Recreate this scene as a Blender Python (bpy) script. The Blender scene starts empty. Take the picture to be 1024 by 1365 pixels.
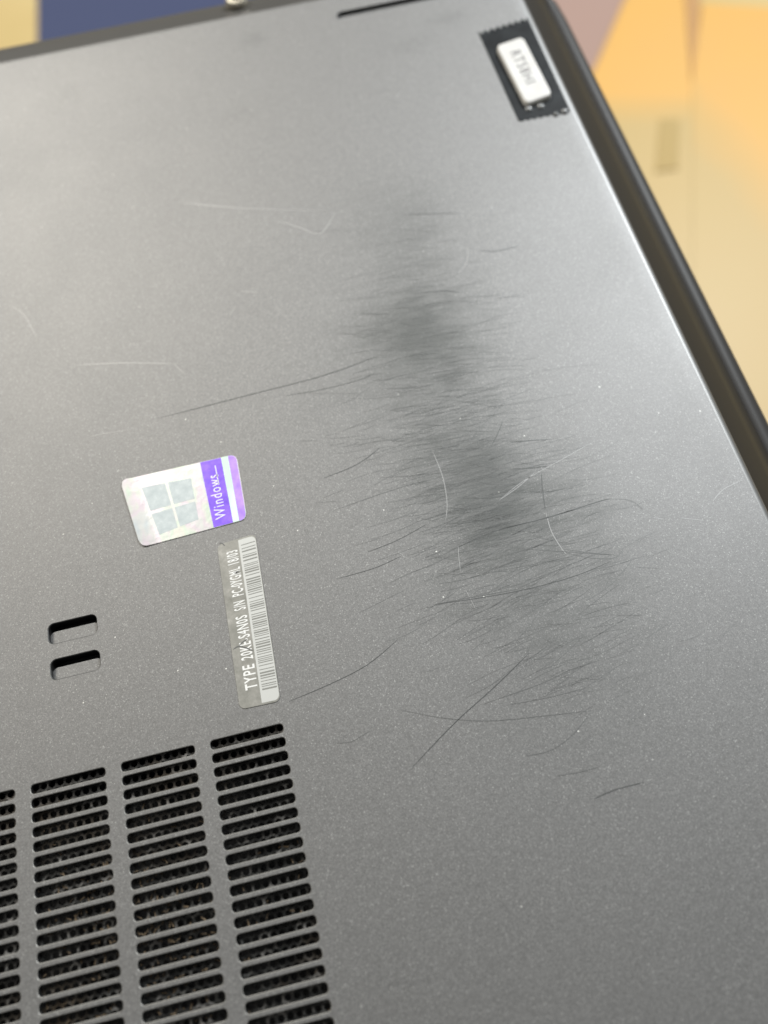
import bpy, bmesh, math, random
from math import radians, sin, cos, pi, sqrt
from mathutils import Vector, Matrix
from mathutils.geometry import tessellate_polygon

# ------------------------------------------------------------------ frame of reference
# The underside of the laptop is the plane z = 0. Plan coordinates (x right, y towards the
# viewer) are counted in vent pitches; one pitch is U metres.
U = 0.00175
def P(x, y, d=0.0):
    return Vector((x * U, -y * U, -d * U))
sc = bpy.context.scene
COL = sc.collection

# ------------------------------------------------------------------ camera
F_PX = 985.0
CAM = (8.43419759, 9.28237619, -56.81116399)
ROT = ((0.97258996, 0.22738748, 0.04861788),
       (-0.22776706, 0.88953582, 0.39604065),
       (0.04680734, -0.39625871, 0.91694498))
def w(v):
    return Vector((v[0], -v[1], -v[2]))
cd = bpy.data.cameras.new('camera')
cam = bpy.data.objects.new('camera', cd)
COL.objects.link(cam)
r_, d_, f_ = w(ROT[0]), w(ROT[1]), w(ROT[2])
m = Matrix((r_, -d_, -f_)).transposed().to_4x4()
m.translation = P(CAM[0], CAM[1], CAM[2])
cam.matrix_world = m
cd.sensor_fit = 'VERTICAL'
cd.sensor_height = 9.6
cd.sensor_width = 7.2
cd.lens = 9.6 * F_PX / 1365.0
cd.clip_start = 0.005
cd.clip_end = 50
cd.dof.use_dof = True
cd.dof.focus_distance = 58.5 * U
cd.dof.aperture_fstop = 3.1
sc.camera = cam
sc.render.resolution_x, sc.render.resolution_y = 768, 1024

# ------------------------------------------------------------------ world, lamps, exposure
world = bpy.data.worlds.new('World')
sc.world = world
world.use_nodes = True
bg = world.node_tree.nodes['Background']
bg.inputs[0].default_value = (0.80, 0.80, 0.78, 1)
bg.inputs[1].default_value = 0.17
sc.view_settings.view_transform = 'Standard'
sc.view_settings.look = 'None'
sc.view_settings.exposure = 0
sc.view_settings.gamma = 1

def lamp(name, loc, size, power, colour, aim=None):
    ld = bpy.data.lights.new(name, 'AREA')
    ld.shape = 'RECTANGLE'
    ld.size, ld.size_y = size
    ld.energy = power
    ld.color = colour
    o = bpy.data.objects.new(name, ld)
    COL.objects.link(o)
    o.location = loc
    if aim is not None:
        o.rotation_euler = (Vector(aim) - Vector(loc)).to_track_quat('-Z', 'Y').to_euler()
    return o
# ceiling panels of the room, ahead of the viewer
lamp('ceiling_lamp', (1.32, 1.24, 1.52), (0.75, 0.75), 80, (0.93, 0.97, 1.0), (0, 0, 0))
lamp('ceiling_lamp', (-0.75, 1.8, 1.45), (1.0, 0.7), 49, (1.0, 0.95, 0.86), (0, 0, 0))
lamp('ceiling_lamp', (-1.45, 1.00, 1.95), (0.7, 0.7), 21, (1.0, 0.95, 0.87), (0, 0, 0))

# ------------------------------------------------------------------ helpers
def at(u, v):
    """a point of the underside (plan coordinates) from the photograph's pixel, for the marks that lie on it"""
    a, b = (u - 512) / F_PX, (v - 682.5) / F_PX
    d = [ROT[0][i] * a + ROT[1][i] * b + ROT[2][i] for i in range(3)]
    k = -CAM[2] / d[2]
    return CAM[0] + k * d[0], CAM[1] + k * d[1]

def link(name, me, mats, parent=None, kind=None, label=None):
    o = bpy.data.objects.new(name, me)
    COL.objects.link(o)
    if mats is not None and not me.materials:
        for mt in (mats if isinstance(mats, (list, tuple)) else [mats]):
            me.materials.append(mt)
    if parent is not None:
        o.parent = parent
    if kind: o['kind'] = kind
    if label: o['label'] = label
    return o

def mesh(name, verts, faces, smooth=False, midx=None):
    me = bpy.data.meshes.new(name)
    me.from_pydata([tuple(v) for v in verts], [], faces)
    if midx:
        me.polygons.foreach_set('material_index', midx)
    if smooth:
        me.polygons.foreach_set('use_smooth', [True] * len(me.polygons))
    me.update()
    return me

def rrect(x0, y0, x1, y1, r, n=5):
    """rounded rectangle in plan coordinates, one point list"""
    pts = []
    for cx, cy, a0 in ((x1 - r, y0 + r, -90), (x1 - r, y1 - r, 0), (x0 + r, y1 - r, 90), (x0 + r, y0 + r, 180)):
        for k in range(n + 1):
            a = radians(a0 + 90.0 * k / n)
            pts.append((cx + r * cos(a), cy + r * sin(a)))
    return pts

def stack(rings, cap_first=False, cap_last=False):
    """loft point rings [(pts, depth)] into verts and faces"""
    V, Fc = [], []
    n = len(rings[0][0])
    for pts, d in rings:
        for k, p in enumerate(pts):
            dd = d if not callable(d) else d(p)
            V.append(P(p[0], p[1], dd))
    for a in range(len(rings) - 1):
        for k in range(n):
            k2 = (k + 1) % n
            Fc.append((a * n + k, a * n + k2, (a + 1) * n + k2, (a + 1) * n + k))
    if cap_first: Fc.append(tuple(range(n - 1, -1, -1)))
    if cap_last:
        b = (len(rings) - 1) * n
        Fc.append(tuple(range(b, b + n)))
    return V, Fc

def fix_normals(me):
    bm = bmesh.new(); bm.from_mesh(me)
    bmesh.ops.recalc_face_normals(bm, faces=bm.faces)
    bm.to_mesh(me); bm.free()
    return me

# ---- node helpers
class NT:
    def __init__(self, name):
        self.m = bpy.data.materials.new(name)
        self.m.use_nodes = True
        self.t = self.m.node_tree
        self.b = self.t.nodes['Principled BSDF']
    def n(self, typ, **kw):
        x = self.t.nodes.new(typ)
        for k, v in kw.items():
            setattr(x, k, v)
        return x
    def l(self, a, b): self.t.links.new(a, b)
    def val(self, sock, v):
        if hasattr(v, 'node'): self.l(v, sock)
        else: sock.default_value = v
    def math(self, op, a, b=0.0, c=None, clamp=False):
        x = self.n('ShaderNodeMath', operation=op, use_clamp=clamp)
        self.val(x.inputs[0], a); self.val(x.inputs[1], b)
        if c is not None: self.val(x.inputs[2], c)
        return x.outputs[0]
    def ramp(self, fac, stops):
        x = self.n('ShaderNodeValToRGB')
        e = x.color_ramp.elements
        while len(e) > 1: e.remove(e[0])
        for i, (p, c) in enumerate(stops):
            q = e[0] if i == 0 else e.new(p)
            q.position = p
            q.color = (*c, 1) if len(c) == 3 else c
        self.l(fac, x.inputs[0])
        return x.outputs[0]
    def noise(self, vec, scale, detail=2.0, rough=0.5):
        x = self.n('ShaderNodeTexNoise')
        self.l(vec, x.inputs['Vector'])
        x.inputs['Scale'].default_value = scale
        x.inputs['Detail'].default_value = detail
        x.inputs['Roughness'].default_value = rough
        return x.outputs[0]
    def mix(self, fac, a, b, blend='MIX'):
        x = self.n('ShaderNodeMix', data_type='RGBA', blend_type=blend)
        self.val(x.inputs[0], fac)
        for s, v in ((x.inputs[6], a), (x.inputs[7], b)):
            if hasattr(v, 'node'): self.l(v, s)
            else: s.default_value = (*v, 1) if len(v) == 3 else v
        return x.outputs[2]
    def plan(self, scale=(1, 1, 1)):
        """plan coordinates in vent pitches"""
        tc = self.n('ShaderNodeTexCoord')
        mp = self.n('ShaderNodeMapping')
        mp.inputs['Scale'].default_value = (scale[0] / U, -scale[1] / U, scale[2] / U)
        self.l(tc.outputs['Object'], mp.inputs['Vector'])
        return mp.outputs[0]
    def bump(self, h, strength, dist):
        x = self.n('ShaderNodeBump')
        x.inputs['Strength'].default_value = strength
        x.inputs['Distance'].default_value = dist
        self.l(h, x.inputs['Height'])
        self.l(x.outputs[0], self.b.inputs['Normal'])

def simple(name, col, rough=0.5, metal=0.0, spec=0.5):
    t = NT(name)
    t.b.inputs['Base Color'].default_value = (*col, 1)
    t.b.inputs['Roughness'].default_value = rough
    t.b.inputs['Metallic'].default_value = metal
    t.b.inputs['Specular IOR Level'].default_value = spec
    return t

# ------------------------------------------------------------------ materials
def make_paint():
    t = NT('satin_grey_paint')
    v = t.plan()
    # metallic flake: fine cells of uneven brightness
    vor = t.n('ShaderNodeTexVoronoi'); t.l(v, vor.inputs['Vector']); vor.inputs['Scale'].default_value = 15.0
    sep = t.n('ShaderNodeSeparateColor'); t.l(vor.outputs['Color'], sep.inputs[0])
    flake = sep.outputs[0]
    cloud = t.math('ADD', t.noise(v, 0.10, 5, 0.65), t.math('MULTIPLY', t.noise(t.plan((0.5, 0.2, 1)), 0.5, 4, 0.6), 0.3))
    fine = t.noise(v, 4.0, 3, 0.7)
    col = t.ramp(flake, [(0.0, (0.140, 0.139, 0.136)), (0.80, (0.188, 0.187, 0.184)), (0.97, (0.228, 0.228, 0.223)), (1.0, (0.32, 0.32, 0.31))])
    # sparse specks of dust
    vd = t.n('ShaderNodeTexVoronoi'); t.l(v, vd.inputs['Vector']); vd.inputs['Scale'].default_value = 1.3
    sepd = t.n('ShaderNodeSeparateColor'); t.l(vd.outputs['Color'], sepd.inputs[0])
    pick = t.math('GREATER_THAN', sepd.outputs[1], 0.90)
    size = t.math('MULTIPLY', sepd.outputs[2], 0.075)
    dot = t.math('LESS_THAN', vd.outputs['Distance'], size)
    dust = t.math('MULTIPLY', pick, dot)
    # worn dark patch rubbed into the coating: a run of soft blots whose rims are drawn out along x
    sx = t.plan((0.10, 0.55, 1))
    n1 = t.noise(sx, 1.6, 4, 0.65)
    n2 = t.noise(v, 0.22, 3, 0.6)
    jit = t.math('ADD', t.math('MULTIPLY', t.math('SUBTRACT', n1, 0.5), 1.5), t.math('MULTIPLY', t.math('SUBTRACT', n2, 0.5), 1.0))
    total = None
    for (u_, v_, rx, ry, a) in SMUDGE:
        cx, cy = at(u_, v_)
        sb = t.n('ShaderNodeVectorMath', operation='SUBTRACT'); t.l(v, sb.inputs[0]); sb.inputs[1].default_value = (cx, cy, 0)
        ml = t.n('ShaderNodeVectorMath', operation='MULTIPLY'); t.l(sb.outputs[0], ml.inputs[0]); ml.inputs[1].default_value = (1 / rx, 1 / ry, 0)
        ln = t.n('ShaderNodeVectorMath', operation='LENGTH'); t.l(ml.outputs[0], ln.inputs[0])
        q = t.math('ADD', ln.outputs['Value'], jit)
        q = t.math('MULTIPLY', t.math('MAXIMUM', q, 0.0), t.math('MAXIMUM', q, 0.0))
        g = t.math('MULTIPLY', t.math('EXPONENT', t.math('MULTIPLY', q, -1.0)), a)
        total = g if total is None else t.math('ADD', total, g)
    wear = t.math('MINIMUM', total, 1.0)
    c1 = t.mix(t.math('MULTIPLY', wear, 0.70), col, (0.052, 0.056, 0.053))
    c2 = t.mix(dust, c1, (0.55, 0.55, 0.52))
    t.l(c2, t.b.inputs['Base Color'])
    t.b.inputs['Metallic'].default_value = 0.72
    rg = t.math('ADD', 0.505, t.math('MULTIPLY', t.math('SUBTRACT', cloud, 0.0), 0.065))
    rg = t.math('ADD', rg, t.math('MULTIPLY', flake, 0.06))
    t.l(rg, t.b.inputs['Roughness'])
    sp = t.math('SUBTRACT', 0.62, t.math('MULTIPLY', wear, 0.40))
    t.l(sp, t.b.inputs['Specular IOR Level'])
    hb = t.math('ADD', t.math('MULTIPLY', flake, 0.6), t.math('MULTIPLY', fine, 0.8))
    t.bump(hb, 0.22, 0.00002)
    return t.m
SMUDGE = [(540, 285, 4.8, 4.5, 0.28), (548, 360, 5.0, 5.5, 0.22), (560, 440, 4.8, 5.6, 0.72), (530, 490, 7.5, 5.0, 0.20),
          (590, 545, 6.0, 4.5, 0.20), (635, 640, 5.6, 5.2, 0.74), (700, 690, 6.0, 3.6, 0.28), (690, 760, 8.0, 5.0, 0.34), (745, 850, 7.0, 5.0, 0.24),
          (760, 940, 6.5, 5.0, 0.12), (338, 52, 1.4, 1.2, 0.22), (600, 24, 2.2, 1.0, 0.24), (548, 60, 3.0, 1.4, 0.14), (92, 122, 1.3, 1.3, 0.12), (320, 150, 2.2, 1.2, 0.10)]
PAINT = make_paint()
t = simple('edge_sheen_paint', (0.185, 0.185, 0.181), 0.45, 0.72, 0.5)  # right rim's highlight put into a slightly lighter, smoother paint
t.bump(t.noise(t.plan(), 5, 3), 0.2, 0.00002); EDGE_SHEEN = t.m

t = simple('dark_plastic', (0.03, 0.029, 0.028), 0.46, 0, 0.14); t.bump(t.noise(t.plan(), 6, 2), 0.15, 0.00003); DECK = t.m
t = simple('lid_plastic', (0.03, 0.03, 0.03), 0.4); LID = t.m
t = simple('trim_plastic', (0.019, 0.0175, 0.016), 0.42, 0, 0.18); t.bump(t.noise(t.plan(), 8, 2), 0.12, 0.00002); TRIM = t.m
t = simple('rear_shade_paint', (0.045, 0.043, 0.039), 0.5, 0.0, 0.22); REAR_SHADE = t.m  # cover paint darkened: the rear edge's shade is put into the colour
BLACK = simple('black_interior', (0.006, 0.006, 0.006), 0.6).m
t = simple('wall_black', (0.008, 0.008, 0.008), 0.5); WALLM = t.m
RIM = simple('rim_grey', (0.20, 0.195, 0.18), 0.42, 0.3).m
RIMD = simple('recess_rim', (0.05, 0.05, 0.048), 0.4).m
t = NT('mesh_metal'); v = t.plan()
dustn = t.noise(v, 0.12, 3, 0.6)
grime = t.ramp(t.noise(v, 1.0, 4, 0.7), [(0.40, (0.008, 0.008, 0.008)), (0.54, (0.032, 0.032, 0.030)), (0.70, (0.26, 0.25, 0.235))])
t.l(t.mix(t.math('MULTIPLY', t.math('SUBTRACT', dustn, 0.52, None, True), 4.0, None, True), grime, (0.060, 0.042, 0.024)), t.b.inputs['Base Color'])
t.b.inputs['Metallic'].default_value = 0.4; t.b.inputs['Roughness'].default_value = 0.33
MESHM = t.m
DUST = simple('brown_dust', (0.12, 0.085, 0.05), 0.9).m
SCR = simple('scratch_dark', (0.074, 0.076, 0.075), 0.5, 0.55, 0.3).m
SCR2 = simple('scratch_faint', (0.118, 0.120, 0.117), 0.48, 0.65, 0.38).m
SCRW = simple('scratch_pale', (0.26, 0.26, 0.25), 0.5).m
SCRW2 = simple('scratch_pale_faint', (0.25, 0.25, 0.245), 0.46, 0.5).m

def make_foil():
    t = NT('holographic_foil'); v = t.plan((1, 0.45, 1))
    f1 = t.noise(v, 0.42, 3, 0.6)
    c = t.ramp(f1, [(0.25, (0.46, 0.53, 0.57)), (0.40, (0.57, 0.58, 0.57)), (0.46, (0.60, 0.54, 0.59)), (0.52, (0.58, 0.58, 0.56)), (0.58, (0.53, 0.61, 0.53)), (0.66, (0.60, 0.59, 0.54)), (0.78, (0.40, 0.55, 0.62))])
    t.l(c, t.b.inputs['Base Color'])
    t.b.inputs['Metallic'].default_value = 0.65
    t.b.inputs['Roughness'].default_value = 0.33
    t.bump(t.noise(t.plan(), 1.1, 4, 0.65), 0.35, 0.00010)
    return t.m
FOIL = make_foil()
t = NT('emblem_print'); v = t.plan()
t.l(t.ramp(t.noise(v, 1.4, 4, 0.7), [(0.3, (0.33, 0.37, 0.375)), (0.55, (0.39, 0.43, 0.43)), (0.75, (0.48, 0.51, 0.51))]), t.b.inputs['Base Color'])
t.b.inputs['Roughness'].default_value = 0.5; PANE = t.m
def purple(name, a, b, c):
    t = NT(name); v = t.plan()
    t.l(t.ramp(t.noise(v, 0.8, 4, 0.65), [(0.3, a), (0.5, b), (0.75, c)]), t.b.inputs['Base Color'])
    t.b.inputs['Roughness'].default_value = 0.4
    return t.m
PURP = purple('purple_print', (0.12, 0.045, 0.50), (0.18, 0.08, 0.60), (0.28, 0.14, 0.68))
PURP2 = purple('violet_print', (0.28, 0.15, 0.70), (0.36, 0.21, 0.80), (0.47, 0.29, 0.85))
t = NT('mint_stripe'); v = t.plan()
t.l(t.ramp(t.noise(v, 0.5, 2), [(0.35, (0.62, 0.70, 0.68)), (0.6, (0.46, 0.70, 0.52))]), t.b.inputs['Base Color']); t.b.inputs['Roughness'].default_value = 0.4; MINT = t.m
WHITEP = simple('white_print', (0.62, 0.61, 0.66), 0.45).m
LETTER = simple('label_letters', (0.60, 0.60, 0.58), 0.45).m
t = NT('silver_label'); v = t.plan()
t.l(t.ramp(t.noise(v, 0.7, 5, 0.7), [(0.3, (0.17, 0.17, 0.15)), (0.55, (0.25, 0.245, 0.222)), (0.8, (0.38, 0.37, 0.34))]), t.b.inputs['Base Color'])
t.b.inputs['Metallic'].default_value = 0.25; t.b.inputs['Roughness'].default_value = 0.4
t.bump(t.noise(v, 1.2, 3), 0.2, 0.00008); SILV = t.m
BARW = simple('barcode_white', (0.44, 0.445, 0.425), 0.45, 0.2).m
BARD = simple('barcode_grey', (0.17, 0.17, 0.155), 0.45).m
t = NT('black_tape'); v = t.plan()
t.l(t.ramp(t.noise(v, 0.5, 4, 0.6), [(0.35, (0.006, 0.007, 0.008)), (0.7, (0.018, 0.021, 0.023))]), t.b.inputs['Base Color'])
t.b.inputs['Roughness'].default_value = 0.45; t.b.inputs['Specular IOR Level'].default_value = 0.10
t.bump(t.noise(v, 0.6, 3), 0.3, 0.0002); TAPE = t.m
t = NT('white_label'); v = t.plan()
t.l(t.ramp(t.noise(v, 0.6, 3), [(0.3, (0.48, 0.47, 0.45)), (0.7, (0.54, 0.54, 0.525))]), t.b.inputs['Base Color']); t.b.inputs['Roughness'].default_value = 0.5; CHIP = t.m
CHIPSIDE = simple('label_edge', (0.62, 0.60, 0.55), 0.6).m
INK = simple('grey_ink', (0.14, 0.135, 0.135), 0.6).m
BUBBLE = simple('clear_bubble', (0.16, 0.165, 0.165), 0.25).m
SCREW = simple('screw_metal', (0.75, 0.70, 0.58), 0.3, 1.0).m
SCREWD = simple('screw_recess', (0.05, 0.045, 0.03), 0.5, 0.6).m

# ------------------------------------------------------------------ the laptop, bottom up
EDGE, REAR, LEFT, FRONT = 40.25, -81.5, -128.0, 33.0
DEPTH = 10.0
root = bpy.data.objects.new('laptop', None)
COL.objects.link(root)
BASE = P((EDGE + LEFT) / 2, (REAR + FRONT) / 2, DEPTH)
root.location = BASE
root['label'] = 'worn dark grey laptop lying bottom up with a scratched and smudged underside'
root['category'] = 'laptop'
def part(name, me, mats, parent=None, kind=None, label=None):
    o = link(name, me, mats, parent or root, kind, label)
    if parent is None:
        o.location = -BASE           # parts keep the plan's own origin
    return o

# --- vent slots: 4 columns in view
PITCH_X, SLOT_L, SLOT_H, ROWS = 6.73248948, 5.567, 0.69, 25
E = 0.045
slots = [(c, k) for c in range(4) for k in range(ROWS)]
def slot_rect(c, k, e=0.0):
    x1 = (c - 3) * PITCH_X
    return rrect(x1 - SLOT_L - e, k - SLOT_H / 2 - e, x1 + e, k + SLOT_H / 2 + e, 0.27 + e, 4)
holes = [slot_rect(c, k, E) for c, k in slots]
# two recesses left of the labels and a long one near the rear edge
RECESS = [((-17.22, -12.40, -13.20, -10.62), 0.52), ((-17.17, -9.42, -13.17, -7.70), 0.52)]
FOOT = (20.45, -79.75, 37.5, -78.15)
recess_rects = [rrect(*r, rad, 5) for r, rad in RECESS]
foot_rect = rrect(*FOOT, 0.75, 5)
holes += recess_rects + [foot_rect]

# --- flat plate with its holes, tessellated in bands so that triangles stay small
def skew(pts):
    return [(x + (0.0085 * (-y - 12) if x > 0 else 0.0), y) for x, y in pts]
outer = skew(rrect(LEFT, REAR, EDGE, FRONT, 3.0, 6))
loops = [[Vector((x, y, 0)) for x, y in outer]] + [[Vector((x, y, 0)) for x, y in reversed(h)] for h in holes]
tris = tessellate_polygon(loops)
flat = [p for lp in loops for p in lp]
V = [P(p.x, p.y, 0) for p in flat]
Fc = [tuple(t_) for t_ in tris]
nfix = []
for f in Fc:
    a, b, c = (V[i] for i in f)
    nfix.append(f if (b - a).cross(c - a).z > 0 else f[::-1])
Fc = list(nfix)
# --- rolled edge and chamfer around it
def ring(r_off, rear_off, rad):
    return skew(rrect(LEFT - r_off, REAR - rear_off, EDGE + r_off, FRONT + r_off, rad, 6))
prof = []   # (right offset, rear offset, depth right, depth rear)
prof.append((0.0, 0.0, 0.0, 0.0))
for w_, a in ((0.40, 1.2), (0.40, 2.6), (0.32, 4.5), (0.12, 8), (0.14, 15), (0.14, 24), (0.14, 33)):
    q = prof[-1]                          # the rim rolls over slowly, then quickly
    prof.append((q[0] + w_, q[1] + w_ * 0.9, q[2] + w_ * math.tan(radians(a)), q[3] + w_ * math.tan(radians(a * 0.45))))
x0, y0, dr0, db0 = prof[-1]
prof.append((x0 + 0.06, y0 + 0.06, dr0 + 0.06, db0 + 0.04))
prof.append((4.00, 4.2, 1.80, 0.90))
prof.append((6.45, 6.5, 4.0, 1.6))
prof.append((6.55, 6.9, 4.25, 2.3))
prof.append((6.55, 7.0, 6.0, 6.0))
n = len(outer)
prev = list(range(n))
base = len(V)
for j, (ro, bo, dr, db) in enumerate(prof[1:]):
    pts = ring(ro, bo, 3.0 + ro)
    ids = []
    for (x, y) in pts:
        # the side grows a little deeper towards the front
        deep = 1.0 + 0.16 * max(0.0, min(1.0, (y + 75) / 70.0))
        wr = max(0.0, min(1.0, (y - (REAR - bo)) / (3.0 + ro)))
        d = db * (1 - wr) + dr * deep * wr
        ids.append(len(V)); V.append(P(x, y, d))
    for k in range(n):
        k2 = (k + 1) % n
        Fc.append((prev[k], ids[k], ids[k2], prev[k2]))
    prev = ids
ntri = len(nfix)
ncov = ntri + 8 * n                      # the rolled edge belongs to the cover, the side chamfer is a darker trim, the rear one carries painted shade
me = mesh('bottom_cover', V, Fc[:ncov])
me.polygons.foreach_set('use_smooth', [i >= ntri for i in range(len(me.polygons))])
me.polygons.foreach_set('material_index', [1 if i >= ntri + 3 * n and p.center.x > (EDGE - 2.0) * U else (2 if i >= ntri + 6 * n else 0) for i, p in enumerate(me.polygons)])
cover = part('bottom_cover', fix_normals(me), [PAINT, EDGE_SHEEN, REAR_SHADE])
i0 = base + 7 * n
def trim(name, pick, mat):
    ff = [tuple(q - i0 for q in f) for f in Fc[ncov:] if pick(sum((V[q] for q in f), Vector()) / 4)]
    used = sorted({q for f in ff for q in f}); new = {q: k for k, q in enumerate(used)}
    return part(name, fix_normals(mesh(name, [V[i0 + q] for q in used], [tuple(new[q] for q in f) for f in ff], True)), mat)
at_rear = lambda c: c.y > -(REAR - 0.2) * U and c.x < (EDGE - 1.2) * U
trim('side_trim', lambda c: not at_rear(c), TRIM)
trim('rear_chamfer', at_rear, REAR_SHADE)
# --- slot linings: rim and wall of every slot, its own object
ra = slot_rect(3, 0, E); rb = slot_rect(3, 0, 0.0)
n4 = len(ra)
Vs, Fs = stack([(ra, 0.0), (rb, 0.04), (rb, 0.46)])
mi = [0] * n4 + [1] * n4
slot_me = mesh('vent_slot', Vs, Fs, False, mi)
bm = bmesh.new(); bm.from_mesh(slot_me)
for f in bm.faces:                                   # face into the opening
    c = f.calc_center_median(); inw = P(-SLOT_L / 2, 0, 0.3) - c
    inw.x = 0 if abs(inw.x) < SLOT_L * U * 0.45 else inw.x
    if f.normal.dot(inw) < 0: f.normal_flip()
bm.to_mesh(slot_me); bm.free()
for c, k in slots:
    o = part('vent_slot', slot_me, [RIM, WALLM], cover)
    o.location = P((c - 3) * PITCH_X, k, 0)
def pocket(name, rect_fn, depth, mats, lip=0.06):
    V1, F1 = stack([(rect_fn(0), 0.0), (rect_fn(-lip), lip), (rect_fn(-lip), depth)], False, True)
    nn = len(rect_fn(0))
    me = mesh(name, V1, F1, False, [0] * nn + [1] * nn + [2])
    bm = bmesh.new(); bm.from_mesh(me); bmesh.ops.recalc_face_normals(bm, faces=bm.faces)
    if sum(f.normal.z for f in bm.faces if len(f.verts) > 4) < 0:
        bmesh.ops.reverse_faces(bm, faces=bm.faces)
    bm.to_mesh(me); bm.free()
    return part(name, me, mats, cover)
for (r, rad) in RECESS:
    rc = pocket('recess', lambda e, r=r, rad=rad: rrect(r[0] - e, r[1] - e, r[2] + e, r[3] + e, rad + e, 5), 1.3, [RIMD, WALLM, BLACK])
    # the catch plate just below the opening, short of the far side
    p2 = rrect(r[0] + 0.02, r[1] + 0.62, r[2] - 0.02, r[3] - 0.02, 0.45, 5)
    plate_me = fix_normals(mesh('catch_plate', *stack([(p2, 0.6), (p2, 0.42)], False, True)))
    part('catch_plate', plate_me, PAINT, cover)
pocket('foot_groove', lambda e: rrect(FOOT[0] - e, FOOT[1] - e, FOOT[2] + e, FOOT[3] + e, 0.75 + e, 5), 0.42, [PAINT, WALLM, PAINT])

# --- perforated dust screen behind the slots
hp = 0.62
Vm, Fm = [], []
yrow = 0
y = -1.2
MD = 0.60
while y < ROWS + 0.6:
    x = -27.0 + (hp / 2 if yrow % 2 else 0)
    while x < 0.9:
        b0 = len(Vm)
        R6 = hp / sqrt(3)
        for k in range(6):
            a = radians(60 * k + 30); Vm.append(P(x + R6 * cos(a), y + R6 * sin(a), MD))
        for k in range(6):
            a = radians(60 * k + 30); Vm.append(P(x + 0.262 * cos(a), y + 0.262 * sin(a), MD))
        for k in range(6):
            a = radians(60 * k + 30); Vm.append(P(x + 0.25 * cos(a), y + 0.25 * sin(a), MD + 0.10))
        for k in range(6):
            k2 = (k + 1) % 6
            Fm.append((b0 + k, b0 + 6 + k, b0 + 6 + k2, b0 + k2))
            Fm.append((b0 + 6 + k, b0 + 12 + k, b0 + 12 + k2, b0 + 6 + k2))
        x += hp
    y += hp * sqrt(3) / 2; yrow += 1
part('dust_screen', fix_normals(mesh('dust_screen', Vm, Fm)), MESHM, cover)
# housing under the screen
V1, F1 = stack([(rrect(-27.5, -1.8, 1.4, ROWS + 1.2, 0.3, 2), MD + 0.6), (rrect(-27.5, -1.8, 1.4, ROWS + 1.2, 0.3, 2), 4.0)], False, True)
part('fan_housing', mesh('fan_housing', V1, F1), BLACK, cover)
# lint caught on the screen
rnd = random.Random(5)
Vl, Fl = [], []
for _ in range(420):
    while True:
        x, y = rnd.uniform(-19, -0.2), rnd.gauss(10.5, 3.2)
        p_ = math.exp(-((x + 12 - (y - 11) * 0.4) / 4.5) ** 2)
        if 0 < y < ROWS and rnd.random() < p_ + 0.10: break
    a, L, wd = rnd.uniform(0, pi), rnd.uniform(0.1, 0.45), rnd.uniform(0.02, 0.05)
    dx, dy = cos(a) * L / 2, sin(a) * L / 2; nx, ny = -sin(a) * wd, cos(a) * wd
    b0 = len(Vl); dd = MD - 0.02 - rnd.random() * 0.05
    for sx_, sy_, e in ((-1, -1, .0), (1, -1, .05), (1, 1, -.04), (-1, 1, .03)):
        Vl.append(P(x + dx * sx_ + nx * sy_, y + dy * sx_ + ny * sy_, dd + e))
    Vl.append(P(x + 0.3 * nx, y + 0.3 * ny, dd - wd))
    Fl += [(b0, b0 + 1, b0 + 4), (b0 + 1, b0 + 2, b0 + 4), (b0 + 2, b0 + 3, b0 + 4), (b0 + 3, b0, b0 + 4)]
part('lint', mesh('lint', Vl, Fl), DUST, cover, 'stuff')

# --- keyboard deck (lip seen past the seam) and lid
def band(name, specs, mat):
    rings = [(ring(ro, bo, 3 + ro), (lambda p, dr=dr, db=db: 0)) for ro, bo, dr, db in specs]
    out = []
    for ro, bo, dr, db in specs:
        pts = ring(ro, bo, 3 + ro)
        def dep(p, bo=bo, ro=ro, dr=dr, db=db):
            deep = 0.64 * max(0.0, min(1.0, (p[1] + 75) / 70.0))
            wr = max(0.0, min(1.0, (p[1] - (REAR - bo)) / (3.0 + ro)))
            return (dr + (deep if dr < 8 else 0)) * wr + db * (1 - wr)
        out.append((pts, dep))
    V1, F1 = stack(out, True, True)
    return part(name, fix_normals(mesh(name, V1, F1, True)), mat)
sp = [(5.9, 6.2, 4.5, 3.6), (6.70, 6.5, 4.34, 3.2), (6.85, 6.6, 4.28, 3.1)]
for k in range(1, 9):
    a = radians(90 * k / 8)
    sp.append((6.9 + 1.75 * sin(a), 6.6 + 0.6 * sin(a), 4.26 + 1.5 * (1 - cos(a)), 3.1 + 1.0 * (1 - cos(a))))
sp += [(8.65, 7.2, 7.4, 7.4), (8.3, 7.0, 7.6, 7.6)]
deck = band('keyboard_deck', sp, DECK)
band('lid', [(8.30, 6.6, 8.1, 8.1), (9.10, 7.1, 8.15, 8.15), (9.35, 7.3, 8.5, 8.5), (9.35, 7.3, 9.6, 9.6), (9.00, 7.0, 10.0, 10.0)], LID)

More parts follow.
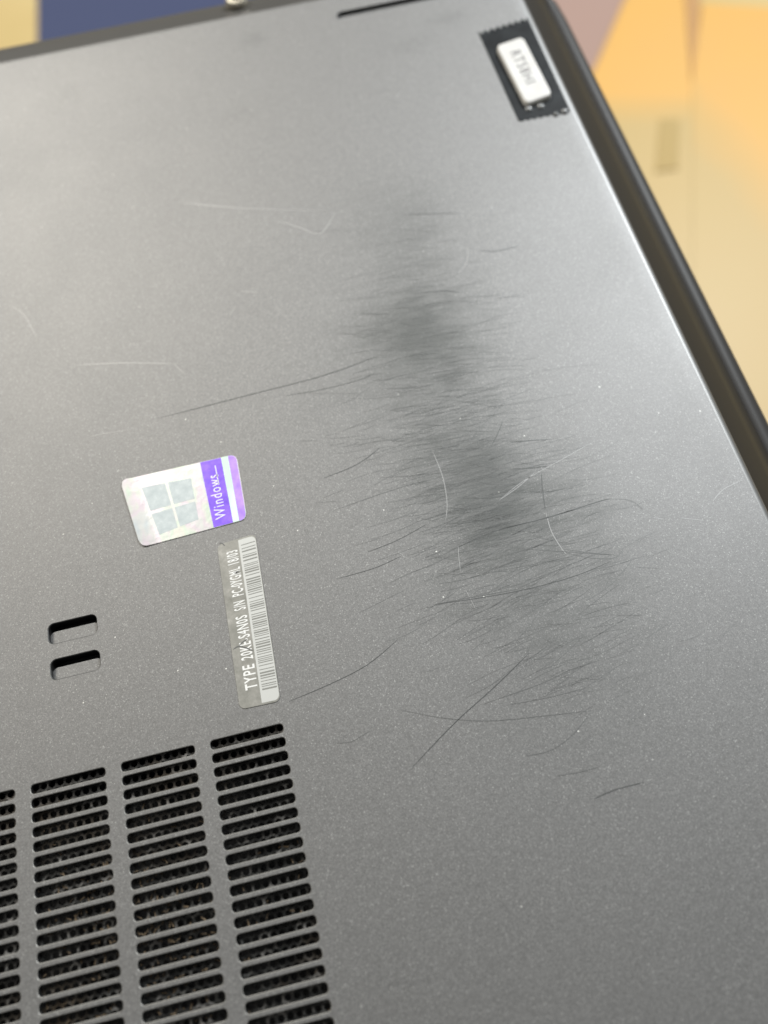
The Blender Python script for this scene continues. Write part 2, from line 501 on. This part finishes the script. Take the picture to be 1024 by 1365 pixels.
# ------------------------------------------------------------------ flat stickers
def plate(name, pts, d0, d1, mat, parent=None, label=None):
    """thin printed piece between depth d0 (below) and d1 (top; negative stands proud)"""
    V1, F1 = stack([(pts, d0), (pts, d1)], False, True)
    me = fix_normals(mesh(name, V1, F1))
    return part(name, me, mat, parent, None, label)
def quad_map(c):
    """bilinear map of the unit square onto four plan points (tl, tr, br, bl)"""
    def f(s, t_):
        a = [c[0][i] * (1 - s) + c[1][i] * s for i in (0, 1)]
        b = [c[3][i] * (1 - s) + c[2][i] * s for i in (0, 1)]
        return (a[0] * (1 - t_) + b[0] * t_, a[1] * (1 - t_) + b[1] * t_)
    return f
def mapped(f, pts): return [f(*p) for p in pts]
def quad(f, s0, t0, s1, t1, n=1): return mapped(f, [(s0, t0), (s1, t0), (s1, t1), (s0, t1)])

def text_mesh(name, body, f, box, rot, bold=0.0):
    """lettering laid into box = (s0,t0,s1,t1) of map f; rot 'up' reads towards t = 0, 'down' towards t = 1"""
    cu = bpy.data.curves.new(name, 'FONT'); cu.body = body; cu.resolution_u = 3; cu.offset = bold; cu.space_character = 1.18
    ob = bpy.data.objects.new(name, cu); COL.objects.link(ob)
    dg = bpy.context.evaluated_depsgraph_get(); dg.update()
    me0 = bpy.data.meshes.new_from_object(ob.evaluated_get(dg))
    bpy.data.objects.remove(ob); bpy.data.curves.remove(cu)
    xs = [v.co.x for v in me0.vertices]; ys = [v.co.y for v in me0.vertices]
    xa, xb, ya, yb = min(xs), max(xs), min(ys), max(ys)
    s0, t0, s1, t1 = box
    V1 = []
    for v in me0.vertices:
        a = (v.co.x - xa) / (xb - xa); b = (v.co.y - ya) / (yb - ya)
        if rot == 'up':   s, t_ = s1 + (s0 - s1) * b, t1 + (t0 - t1) * a
        else:             s, t_ = s0 + (s1 - s0) * b, t0 + (t1 - t0) * a
        x, y = f(s, t_)
        V1.append((x, y))
    Fc1 = [tuple(p.vertices) for p in me0.polygons]
    bpy.data.meshes.remove(me0)
    return V1, Fc1
def lettering(name, body, f, box, rot, d, mat, parent, bold=0.0):
    V1, F1 = text_mesh(name, body, f, box, rot, bold)
    VV = [P(x, y, d) for x, y in V1]
    me = mesh(name, VV, F1)
    if me.polygons and sum(p.normal.z * p.area for p in me.polygons) < 0:
        me.flip_normals()
    return part(name, me, mat, parent)

# holographic licence sticker
W = quad_map([at(161, 641), at(315.5, 605.5), at(330, 692), at(188.5, 730)])
def rr_unit(r_s, r_t, s0=0, t0=0, s1=1, t1=1, corners=(1, 1, 1, 1), n=4):
    pts = []
    for (cs, ct, a0, on) in ((s1 - r_s, t0 + r_t, -90, corners[1]), (s1 - r_s, t1 - r_t, 0, corners[2]), (s0 + r_s, t1 - r_t, 90, corners[3]), (s0 + r_s, t0 + r_t, 180, corners[0])):
        if not on:
            pts.append({-90: (s1, t0), 0: (s1, t1), 90: (s0, t1), 180: (s0, t0)}[a0]); continue
        for k in range(n + 1):
            a = radians(a0 + 90 * k / n); pts.append((cs + r_s * cos(a), ct + r_t * sin(a)))
    return pts
def sticker_body():
    # columns of the rounded outline; the left end is lifted a little, shaped to catch the glare
    ss = [0, 0.012, 0.025, 0.04, 0.055, 0.07, 0.085, 0.10, 0.115, 0.13, 0.145, 0.16, 0.5, 0.94, 0.97, 0.988, 1.0]
    V1, F1 = [], []
    def tr(q):
        e = min(q, 1 - q)
        return 0.0 if e >= 0.06 else 0.10 * (1 - sqrt(max(0.0, 1 - ((0.06 - e) / 0.06) ** 2)))
    for q in ss:
        up = 0.13 * max(0.0, (0.155 - q) / 0.155) ** 1.5
        for tt, dd in ((tr(q), 0.06), (1 - tr(q), 0.06), (1 - tr(q), 0.0), (tr(q), 0.0)):
            x, y = W(q, tt); V1.append(P(x, y, -dd - up))
    for a in range(len(ss) - 1):
        for k in range(4):
            F1.append((4 * a + k, 4 * a + 4 + k, 4 * a + 4 + (k + 1) % 4, 4 * a + (k + 1) % 4))
    F1 += [(0, 1, 2, 3), tuple(4 * (len(ss) - 1) + k for k in (3, 2, 1, 0))]
    return fix_normals(mesh('licence_sticker', V1, F1, False))
st = part('licence_sticker', sticker_body(), FOIL, None, None, 'holographic silver sticker with a four-pane window emblem and purple band')
plate('purple_band', quad(W, 0.683, 0.004, 0.865, 0.996), -0.06, -0.066, PURP, st)
plate('mint_stripe', quad(W, 0.868, 0.004, 0.922, 0.996), -0.06, -0.067, MINT, st)
plate('violet_band', mapped(W, rr_unit(0.05, 0.09, 0.925, 0.006, 0.992, 0.994, (0, 1, 1, 0))), -0.06, -0.066, PURP2, st)
def Q(c): return quad_map(c)
EMB = Q([(0.155, 0.175), (0.580, 0.205), (0.565, 0.825), (0.190, 0.895)])
for s0, t0, s1, t1 in ((0, 0, 0.47, 0.50), (0.53, 0, 1, 0.50), (0, 0.57, 0.47, 1), (0.53, 0.57, 1, 1)):
    plate('emblem_pane', [W(*EMB(s, q)) for s, q in ((s0, t0), (s1, t0), (s1, t1), (s0, t1))], -0.06, -0.066, PANE, st)
lettering('sticker_lettering', 'Windows', W, (0.715, 0.24, 0.815, 0.90), 'up', -0.070, WHITEP, st)
plate('lettering_rule', quad(W, 0.800, 0.10, 0.808, 0.40), -0.066, -0.070, WHITEP, st)

# type and serial label
T = quad_map([at(289.5, 727), at(340.5, 711.5), at(374.5, 934.5), at(320, 946)])
tl = plate('type_label', mapped(T, rr_unit(0.15, 0.033)), 0.0, -0.05, SILV, None, 'narrow silver label with white type lettering and a barcode')
plate('barcode_field', mapped(T, rr_unit(0.13, 0.03, 0.545, 0.010, 0.985, 0.990, (0, 1, 1, 0))), -0.05, -0.055, BARW, tl)
rnd = random.Random(11)
Vb, Fb = [], []
q = 0.045
while q < 0.925:
    h_ = rnd.choice((0.0045, 0.0055, 0.009))
    b0 = len(Vb)
    for s_, tt in ((0.60, q), (0.965, q), (0.965, q + h_), (0.60, q + h_)):
        x, y = T(s_, tt); Vb.append(P(x, y, -0.058))
    Fb.append((b0, b0 + 3, b0 + 2, b0 + 1))
    q += h_ + rnd.choice((0.0055, 0.0065, 0.009, 0.012, 0.018))
part('barcode', mesh('barcode', Vb, Fb), BARD, tl, 'stuff')
for body, t1, t0 in (('TYPE', 0.905, 0.765), ('20KE-S4N0S', 0.735, 0.475), ('S/N', 0.440, 0.385), ('PC-0YGML', 0.352, 0.175), ('18/03', 0.150, 0.065)):
    lettering('label_lettering', body, T, (0.20, t0, 0.50, t1), 'up', -0.056, LETTER, tl, 0.018)
# crease and dirt on the label
def ribbon(pts, wd, d, taper=True, lift=0.0):
    """flat tapered strip along plan points"""
    # densify by Catmull-Rom
    Q_ = [pts[0]] + list(pts) + [pts[-1]]
    out = []
    for i in range(1, len(Q_) - 2):
        for k in range(6):
            tt = k / 6.0
            out.append(tuple(0.5 * ((2 * Q_[i][j]) + (-Q_[i - 1][j] + Q_[i + 1][j]) * tt + (2 * Q_[i - 1][j] - 5 * Q_[i][j] + 4 * Q_[i + 1][j] - Q_[i + 2][j]) * tt * tt + (-Q_[i - 1][j] + 3 * Q_[i][j] - 3 * Q_[i + 1][j] + Q_[i + 2][j]) * tt ** 3) for j in (0, 1)))
    out.append(pts[-1])
    V1, F1 = [], []
    N = len(out)
    for i, (x, y) in enumerate(out):
        a = out[max(i - 1, 0)]; b = out[min(i + 1, N - 1)]
        dx, dy = b[0] - a[0], b[1] - a[1]; L = sqrt(dx * dx + dy * dy) + 1e-9
        s = i / (N - 1)
        k = (min(1.0, 5 * s + 0.1) * min(1.0, 5 * (1 - s) + 0.1)) if taper else 1
        nx, ny = -dy / L * wd * k / 2, dx / L * wd * k / 2
        V1 += [P(x + nx, y + ny, d), P(x - nx, y - ny, d)]
    for i in range(N - 1):
        F1.append((2 * i, 2 * i + 1, 2 * i + 3, 2 * i + 2))
    return V1, F1
def strip(name, px, wd, mat, parent, d=-0.012):
    V1, F1 = ribbon([at(*p) for p in px], wd, d)
    me = mesh(name, V1, F1)
    if sum(p.normal.z for p in me.polygons) < 0: me.flip_normals()
    return part(name, me, mat, parent)
strip('crease', [(311, 866), (318, 862), (326, 863), (338, 868)], 0.10, SCR2, tl, -0.060)
strip('crease', [(319, 861), (324, 856), (330, 852)], 0.09, SCR2, tl, -0.060)
strip('crease', [(293, 724), (297, 725), (300, 728)], 0.09, SCR2, tl, -0.060)

# black tape with torn ends, a thick white label on it
K = quad_map([at(637.5, 43), at(703, 23), at(761, 150), at(692, 163)])
pts = []
NT_ = 8
for k in range(NT_):                                    # zigzag far end
    pts += [(k / NT_, 0.0), ((k + 0.5) / NT_, 0.034)]
pts.append((1, 0))
for k in range(NT_, 0, -1):
    pts += [(k / NT_, 0.985), ((k - 0.5) / NT_, 1.0)]
pts.append((0, 0.985))
zz = mapped(K, pts)
nz = len(zz)
tape_me = mesh('black_tape', [P(x, y, -0.05) for x, y in zz] + [P(x, y, 0) for x, y in zz],
               [tuple(range(nz))] + [(k, (k + 1) % nz, nz + (k + 1) % nz, nz + k) for k in range(nz)])
tape = part('black_tape', fix_normals(tape_me), TAPE, None, None, 'black tape patch with torn zigzag ends carrying a thick white label')
# raised white label: base outline and top outline with a rounded shoulder
G = quad_map([(0.335, 0.205), (0.80, 0.215), (0.755, 0.845), (0.255, 0.855)])
G = quad_map([at(660.5, 66), at(696, 54), at(736, 132), at(700.5, 145)])
g_base = mapped(G, rr_unit(0.14, 0.075)); 
def inset(k): return [tuple(c + (p - c) * k for p, c in zip(pt, cen)) for pt in g_base]
cen = (sum(p[0] for p in g_base) / len(g_base), sum(p[1] for p in g_base) / len(g_base))
V1, F1 = stack([(g_base, -0.05), (inset(0.99), -0.42), (inset(0.965), -0.55), (inset(0.92), -0.60)], False, True)
nn = len(g_base)
lab = part('raised_label', fix_normals(mesh('raised_label', V1, F1, False, [1] * nn + [1] * nn + [0] * nn + [0])), [CHIP, CHIPSIDE], tape, None)
sh = (-0.60 / 56.8)
lettering('label_lettering', 'RT58HI', G, (0.31, 0.20, 0.69, 0.74), 'down', -0.612, INK, tape, 0.012)
def blob(px, r, h, mat, parent):
    cx, cy = at(*px)
    rings = []
    for a in (0, 25, 50, 70, 85):
        rr = r * cos(radians(a)); dd = -0.045 - h * sin(radians(a))
        rings.append(([(cx + rr * cos(2 * pi * k / 10), cy + rr * sin(2 * pi * k / 10)) for k in range(10)], dd))
    V1, F1 = stack(rings, False, True)
    return part('tape_bubble', fix_normals(mesh('tape_bubble', V1, F1, True)), mat, parent)
for px, r in (((705, 146), 0.42), ((721, 142.5), 0.42), ((753, 149), 0.40), ((741, 153), 0.28)):
    blob(px, r, 0.22, BUBBLE, tape)

# screw in the rear chamfer
sx_, sy_ = 9.35, -86.3
V1, F1 = stack([([(sx_ + r * cos(2 * pi * k / 20), sy_ + r * sin(2 * pi * k / 20)) for k in range(20)], d)
                for r, d in ((1.35, 1.3), (1.35, 0.25), (1.15, 0.02), (0.62, 0.0), (0.50, 0.55))], False, True)
part('rear_screw', fix_normals(mesh('rear_screw', V1, F1, False, [0] * 60 + [1] * 20 + [1])), [SCREW, SCREWD], cover)

# ------------------------------------------------------------------ scratches on the underside
DARK = [
    ([(210, 558), (330, 527), (430, 501), (508, 473)], .17), ([(378, 528), (430, 519), (480, 506), (500, 497)], .11),
    ([(430, 638), (468, 623), (490, 610), (507, 596)], .13), ([(446, 680), (500, 661), (540, 648), (570, 640)], .10),
    ([(545, 1028), (605, 965), (660, 915), (708, 868)], .15), ([(383, 936), (440, 912), (490, 886), (531, 852)], .12),
    ([(532, 946), (590, 957), (650, 961), (720, 955), (790, 947)], .10), ([(788, 948), (765, 978), (735, 1000), (700, 1008)], .10),
    ([(612, 729), (660, 708), (730, 690), (800, 668), (815, 665)], .14), ([(640, 712), (700, 697), (760, 681), (805, 670)], .09),
    ([(813, 665), (840, 667), (858, 680)], .10), ([(722, 630), (723, 650), (727, 680)], .15),
    ([(755, 737), (790, 744), (820, 743), (832, 730)], .09), ([(750, 732), (790, 737), (824, 740)], .07),
    ([(790, 1066), (820, 1053), (862, 1042)], .13), ([(655, 595), (664, 577), (671, 560)], .13),
    ([(580, 806), (680, 790), (760, 770), (815, 748)], .11), ([(490, 736), (530, 720), (570, 698)], .11),
    ([(448, 772), (500, 757), (535, 741)], .11), ([(640, 940), (720, 912), (760, 893), (800, 880)], .10),
    ([(676, 940), (730, 930), (782, 917)], .08), ([(447, 991), (470, 988), (495, 973)], .08),
    ([(740, 1035), (770, 1030), (800, 1022)], .08), ([(578, 806), (630, 796), (693, 785)], .10),
    ([(824, 768), (835, 757), (842, 746)], .10), ([(690, 731), (750, 735), (815, 740)], .09),
    ([(640, 334), (660, 335), (692, 328)], .15), ([(540, 286), (580, 285), (610, 284)], .14), ([(550, 392), (590, 388), (612, 390)], .16),
    ([(680, 590), (710, 587), (735, 586)], .12), ([(680, 625), (710, 624), (730, 621)], .13), ([(480, 418), (500, 419), (520, 418)], .11)]
PALE = [
    ([(576, 600), (590, 635), (596, 670), (594, 695)], .13), ([(611, 728), (612, 745), (614, 762)], .11), ([(620, 785), (628, 800), (634, 812)], .10),
    ([(372, 294), (400, 304), (428, 311), (447, 283)], .30), ([(240, 270), (330, 278), (440, 281)], .22), ([(100, 487), (160, 484), (240, 485)], .16),
    ([(10, 405), (32, 420), (50, 452)], .08), ([(727, 680), (735, 708), (748, 730), (756, 740)], .13), ([(665, 667), (700, 640), (750, 612), (792, 588)], .09),
    ([(665, 667), (690, 650), (715, 628)], .10), ([(320, 388), (345, 390)], .16), ([(232, 485), (246, 498)], .12), ([(610, 366), (622, 350), (624, 330)], .10),
    ([(905, 690), (940, 694)], .09), ([(990, 640), (965, 652), (950, 668)], .09), ([(870, 690), (885, 692)], .10), ([(120, 582), (140, 578), (175, 572)], .09)]
for px, wd in DARK:
    strip('scratch', px, wd * 0.46, SCR if wd > .105 else SCR2, cover)
for px, wd in PALE:
    strip('pale_scratch', px, wd * 0.52, SCRW2, cover)
rnd = random.Random(23)
axis = [(565, 270), (560, 350), (590, 430), (590, 500), (610, 580), (640, 650), (670, 720), (710, 800), (750, 880), (770, 960)]
wid = [70, 95, 110, 110, 130, 130, 150, 150, 90, 110]
def hairs(name, count, mat, wmin, wmax, lmin, lmax, spread, seed, d):
    rnd = random.Random(seed)
    VV, FF = [], []
    for _ in range(count):
        t_ = rnd.triangular(0, len(axis) - 1.001, 5.2)
        i = int(t_); fr = t_ - i
        u0 = axis[i][0] * (1 - fr) + axis[i + 1][0] * fr + rnd.gauss(0, 0.55) * spread * wid[i]
        v0 = axis[i][1] * (1 - fr) + axis[i + 1][1] * fr + rnd.gauss(0, 14)
        x, y = at(u0, v0)
        an = radians(rnd.gauss(13 - 3.2 * t_, 8)) if rnd.random() < 0.9 else radians(rnd.uniform(-70, 40))
        L = rnd.uniform(lmin, lmax) * (1.4 if rnd.random() < .15 else 1); cv = rnd.gauss(0, 0.03) * L
        pp = [(x + L * (k / 3 - .5) * cos(an) - cv * sin(an) * (1 - (2 * k / 3 - 1) ** 2) * 1.0, y + L * (k / 3 - .5) * sin(an) + cv * cos(an) * (1 - (2 * k / 3 - 1) ** 2)) for k in range(4)]
        V1, F1 = ribbon(pp, rnd.uniform(wmin, wmax), d)
        b = len(VV); VV += V1; FF += [tuple(b + q for q in f) for f in F1]
    me = mesh(name, VV, FF)
    bm = bmesh.new(); bm.from_mesh(me)
    for f in bm.faces:
        if f.normal.z < 0: f.normal_flip()
    bm.to_mesh(me); bm.free()
    return part(name, me, mat, cover, 'stuff')
hairs('fine_scratches', 820, SCR2, .010, .026, 1.2, 5.0, 1.0, 3, -0.010)
hairs('dark_hairlines', 60, SCR, .008, .020, 1.2, 4.5, 0.9, 4, -0.011)

# ------------------------------------------------------------------ table under the laptop, floor and things far below
def box(name, x0, y0, z0, x1, y1, z1, mat, bev=0.004):
    bm = bmesh.new()
    bmesh.ops.create_cube(bm, size=1)
    bmesh.ops.scale(bm, verts=bm.verts, vec=(x1 - x0, y1 - y0, z1 - z0))
    bmesh.ops.translate(bm, verts=bm.verts, vec=((x0 + x1) / 2, (y0 + y1) / 2, (z0 + z1) / 2))
    if bev: bmesh.ops.bevel(bm, geom=bm.edges[:], offset=bev, segments=2, affect='EDGES')
    me = bpy.data.meshes.new(name); bm.to_mesh(me); bm.free()
    return link(name, me, mat)
ZF = -0.50
t = NT('floor_yellow'); tc = t.n('ShaderNodeTexCoord')
t.l(t.ramp(t.noise(tc.outputs['Object'], 5.0, 3), [(0.3, (0.37, 0.275, 0.105)), (0.5, (0.40, 0.30, 0.125)), (0.7, (0.43, 0.335, 0.15))]), t.b.inputs['Base Color'])
t.b.inputs['Roughness'].default_value = 0.5; FLOORM = t.m
fl = link('floor', mesh('floor', [(-6, -4, ZF), (6, -4, ZF), (6, 8, ZF), (-6, 8, ZF)], [(0, 1, 2, 3)]), FLOORM)
fl['kind'] = 'structure'
tb = box('table', -0.17, -0.04, ZF + 0.002, 0.06, 0.10, -DEPTH * U - 0.001, simple('table_grey', (0.10, 0.10, 0.10), 0.6).m)
tb['kind'] = 'structure'
def on_floor(u, v, z):
    a, b = (u - 512) / F_PX, (v - 682.5) / F_PX
    d = [ROT[0][i] * a + ROT[1][i] * b + ROT[2][i] for i in range(3)]
    k = (-z / U - CAM[2]) / d[2]
    p = P(CAM[0] + k * d[0], CAM[1] + k * d[1]); p.z = z
    return p
def slab(name, px, h, mat, label, cat):
    z = ZF + h
    top = [on_floor(u, v, z) for u, v in px]
    nn = len(top)
    V1 = top + [Vector((p.x, p.y, ZF + 0.001)) for p in top]
    F1 = [tuple(range(nn)), tuple(range(2 * nn - 1, nn - 1, -1))] + [(k, nn + k, nn + (k + 1) % nn, (k + 1) % nn) for k in range(nn)]
    o = link(name, fix_normals(mesh(name, V1, F1)), mat)
    o['label'] = label; o['category'] = cat
    return o
BLUE = simple('blue_cloth', (0.022, 0.032, 0.082), 0.8).m
def faded(name, pa, pb, pin, width):
    # a board stained orange at its far end, cream past the line a-b
    t = NT(name)
    a, b, c = on_floor(*pa, ZF), on_floor(*pb, ZF), on_floor(*pin, ZF)
    nrm = Vector((-(b.y - a.y), b.x - a.x, 0)).normalized()
    if (c - a).dot(nrm) < 0: nrm = -nrm
    g = t.n('ShaderNodeNewGeometry')
    sb = t.n('ShaderNodeVectorMath', operation='SUBTRACT'); t.l(g.outputs['Position'], sb.inputs[0]); sb.inputs[1].default_value = a
    dt = t.n('ShaderNodeVectorMath', operation='DOT_PRODUCT'); t.l(sb.outputs[0], dt.inputs[0]); dt.inputs[1].default_value = nrm
    tc = t.n('ShaderNodeTexCoord')
    q = t.math('ADD', t.math('ADD', t.math('DIVIDE', dt.outputs['Value'], width), 0.5), t.math('MULTIPLY', t.math('SUBTRACT', t.noise(tc.outputs['Object'], 7, 3), 0.5), 0.9))
    grain = t.noise(tc.outputs['Object'], 14, 4, 0.6)
    c0 = t.ramp(q, [(0.0, (0.355, 0.258, 0.095)), (0.5, (0.42, 0.265, 0.075)), (1.0, (0.51, 0.28, 0.058))])
    t.l(t.mix(t.math('MULTIPLY', grain, 0.35), c0, (0.38, 0.24, 0.085)), t.b.inputs['Base Color'])
    t.b.inputs['Roughness'].default_value = 0.5
    return t.m
ORANGE = faded('orange_board', (740, 150), (922, 145), (850, 60), 0.05)
ORANGE2 = faded('orange_board', (926, 145), (1024, 262), (1000, 100), 0.08)
PINK = simple('mauve_paper', (0.25, 0.165, 0.135), 0.8).m
BROWN = simple('brown_strip', (0.33, 0.18, 0.065), 0.7).m
TAN = simple('tan_box', (0.31, 0.22, 0.078), 0.7).m
slab('blue_mat', [(50, -160), (420, -160), (420, 120), (50, 120)], 0.004, BLUE, 'dark blue mat lying beyond the rear edge of the laptop', 'mat')
slab('orange_board', [(790, -30), (912, -12), (922, 110), (924, 800), (600, 800), (740, 60)], 0.003, ORANGE, 'orange board fading to cream, left of the brown strip beside the laptop', 'board')
slab('orange_board', [(936, 4), (1300, 26), (1300, 800), (924.5, 800), (922.5, 110)], 0.003, ORANGE2, 'orange board fading to cream, right of the brown strip at the picture edge', 'board')
slab('brown_strip', [(913, -14), (935, -14), (925, 108), (923, 108)], 0.002, BROWN, 'narrow brown strip running between the two orange boards', 'strip')
slab('mauve_sheet', [(700, -60), (858, -60), (790, 95), (720, 95)], 0.005, PINK, 'mauve sheet of paper beyond the upper right edge of the laptop', 'sheet')
slab('tan_box', [(880, 158), (906, 158), (904, 224), (874, 228)], 0.0045, TAN, 'small blurred tan box lying on the cream end of a board beside the laptop edge', 'box')
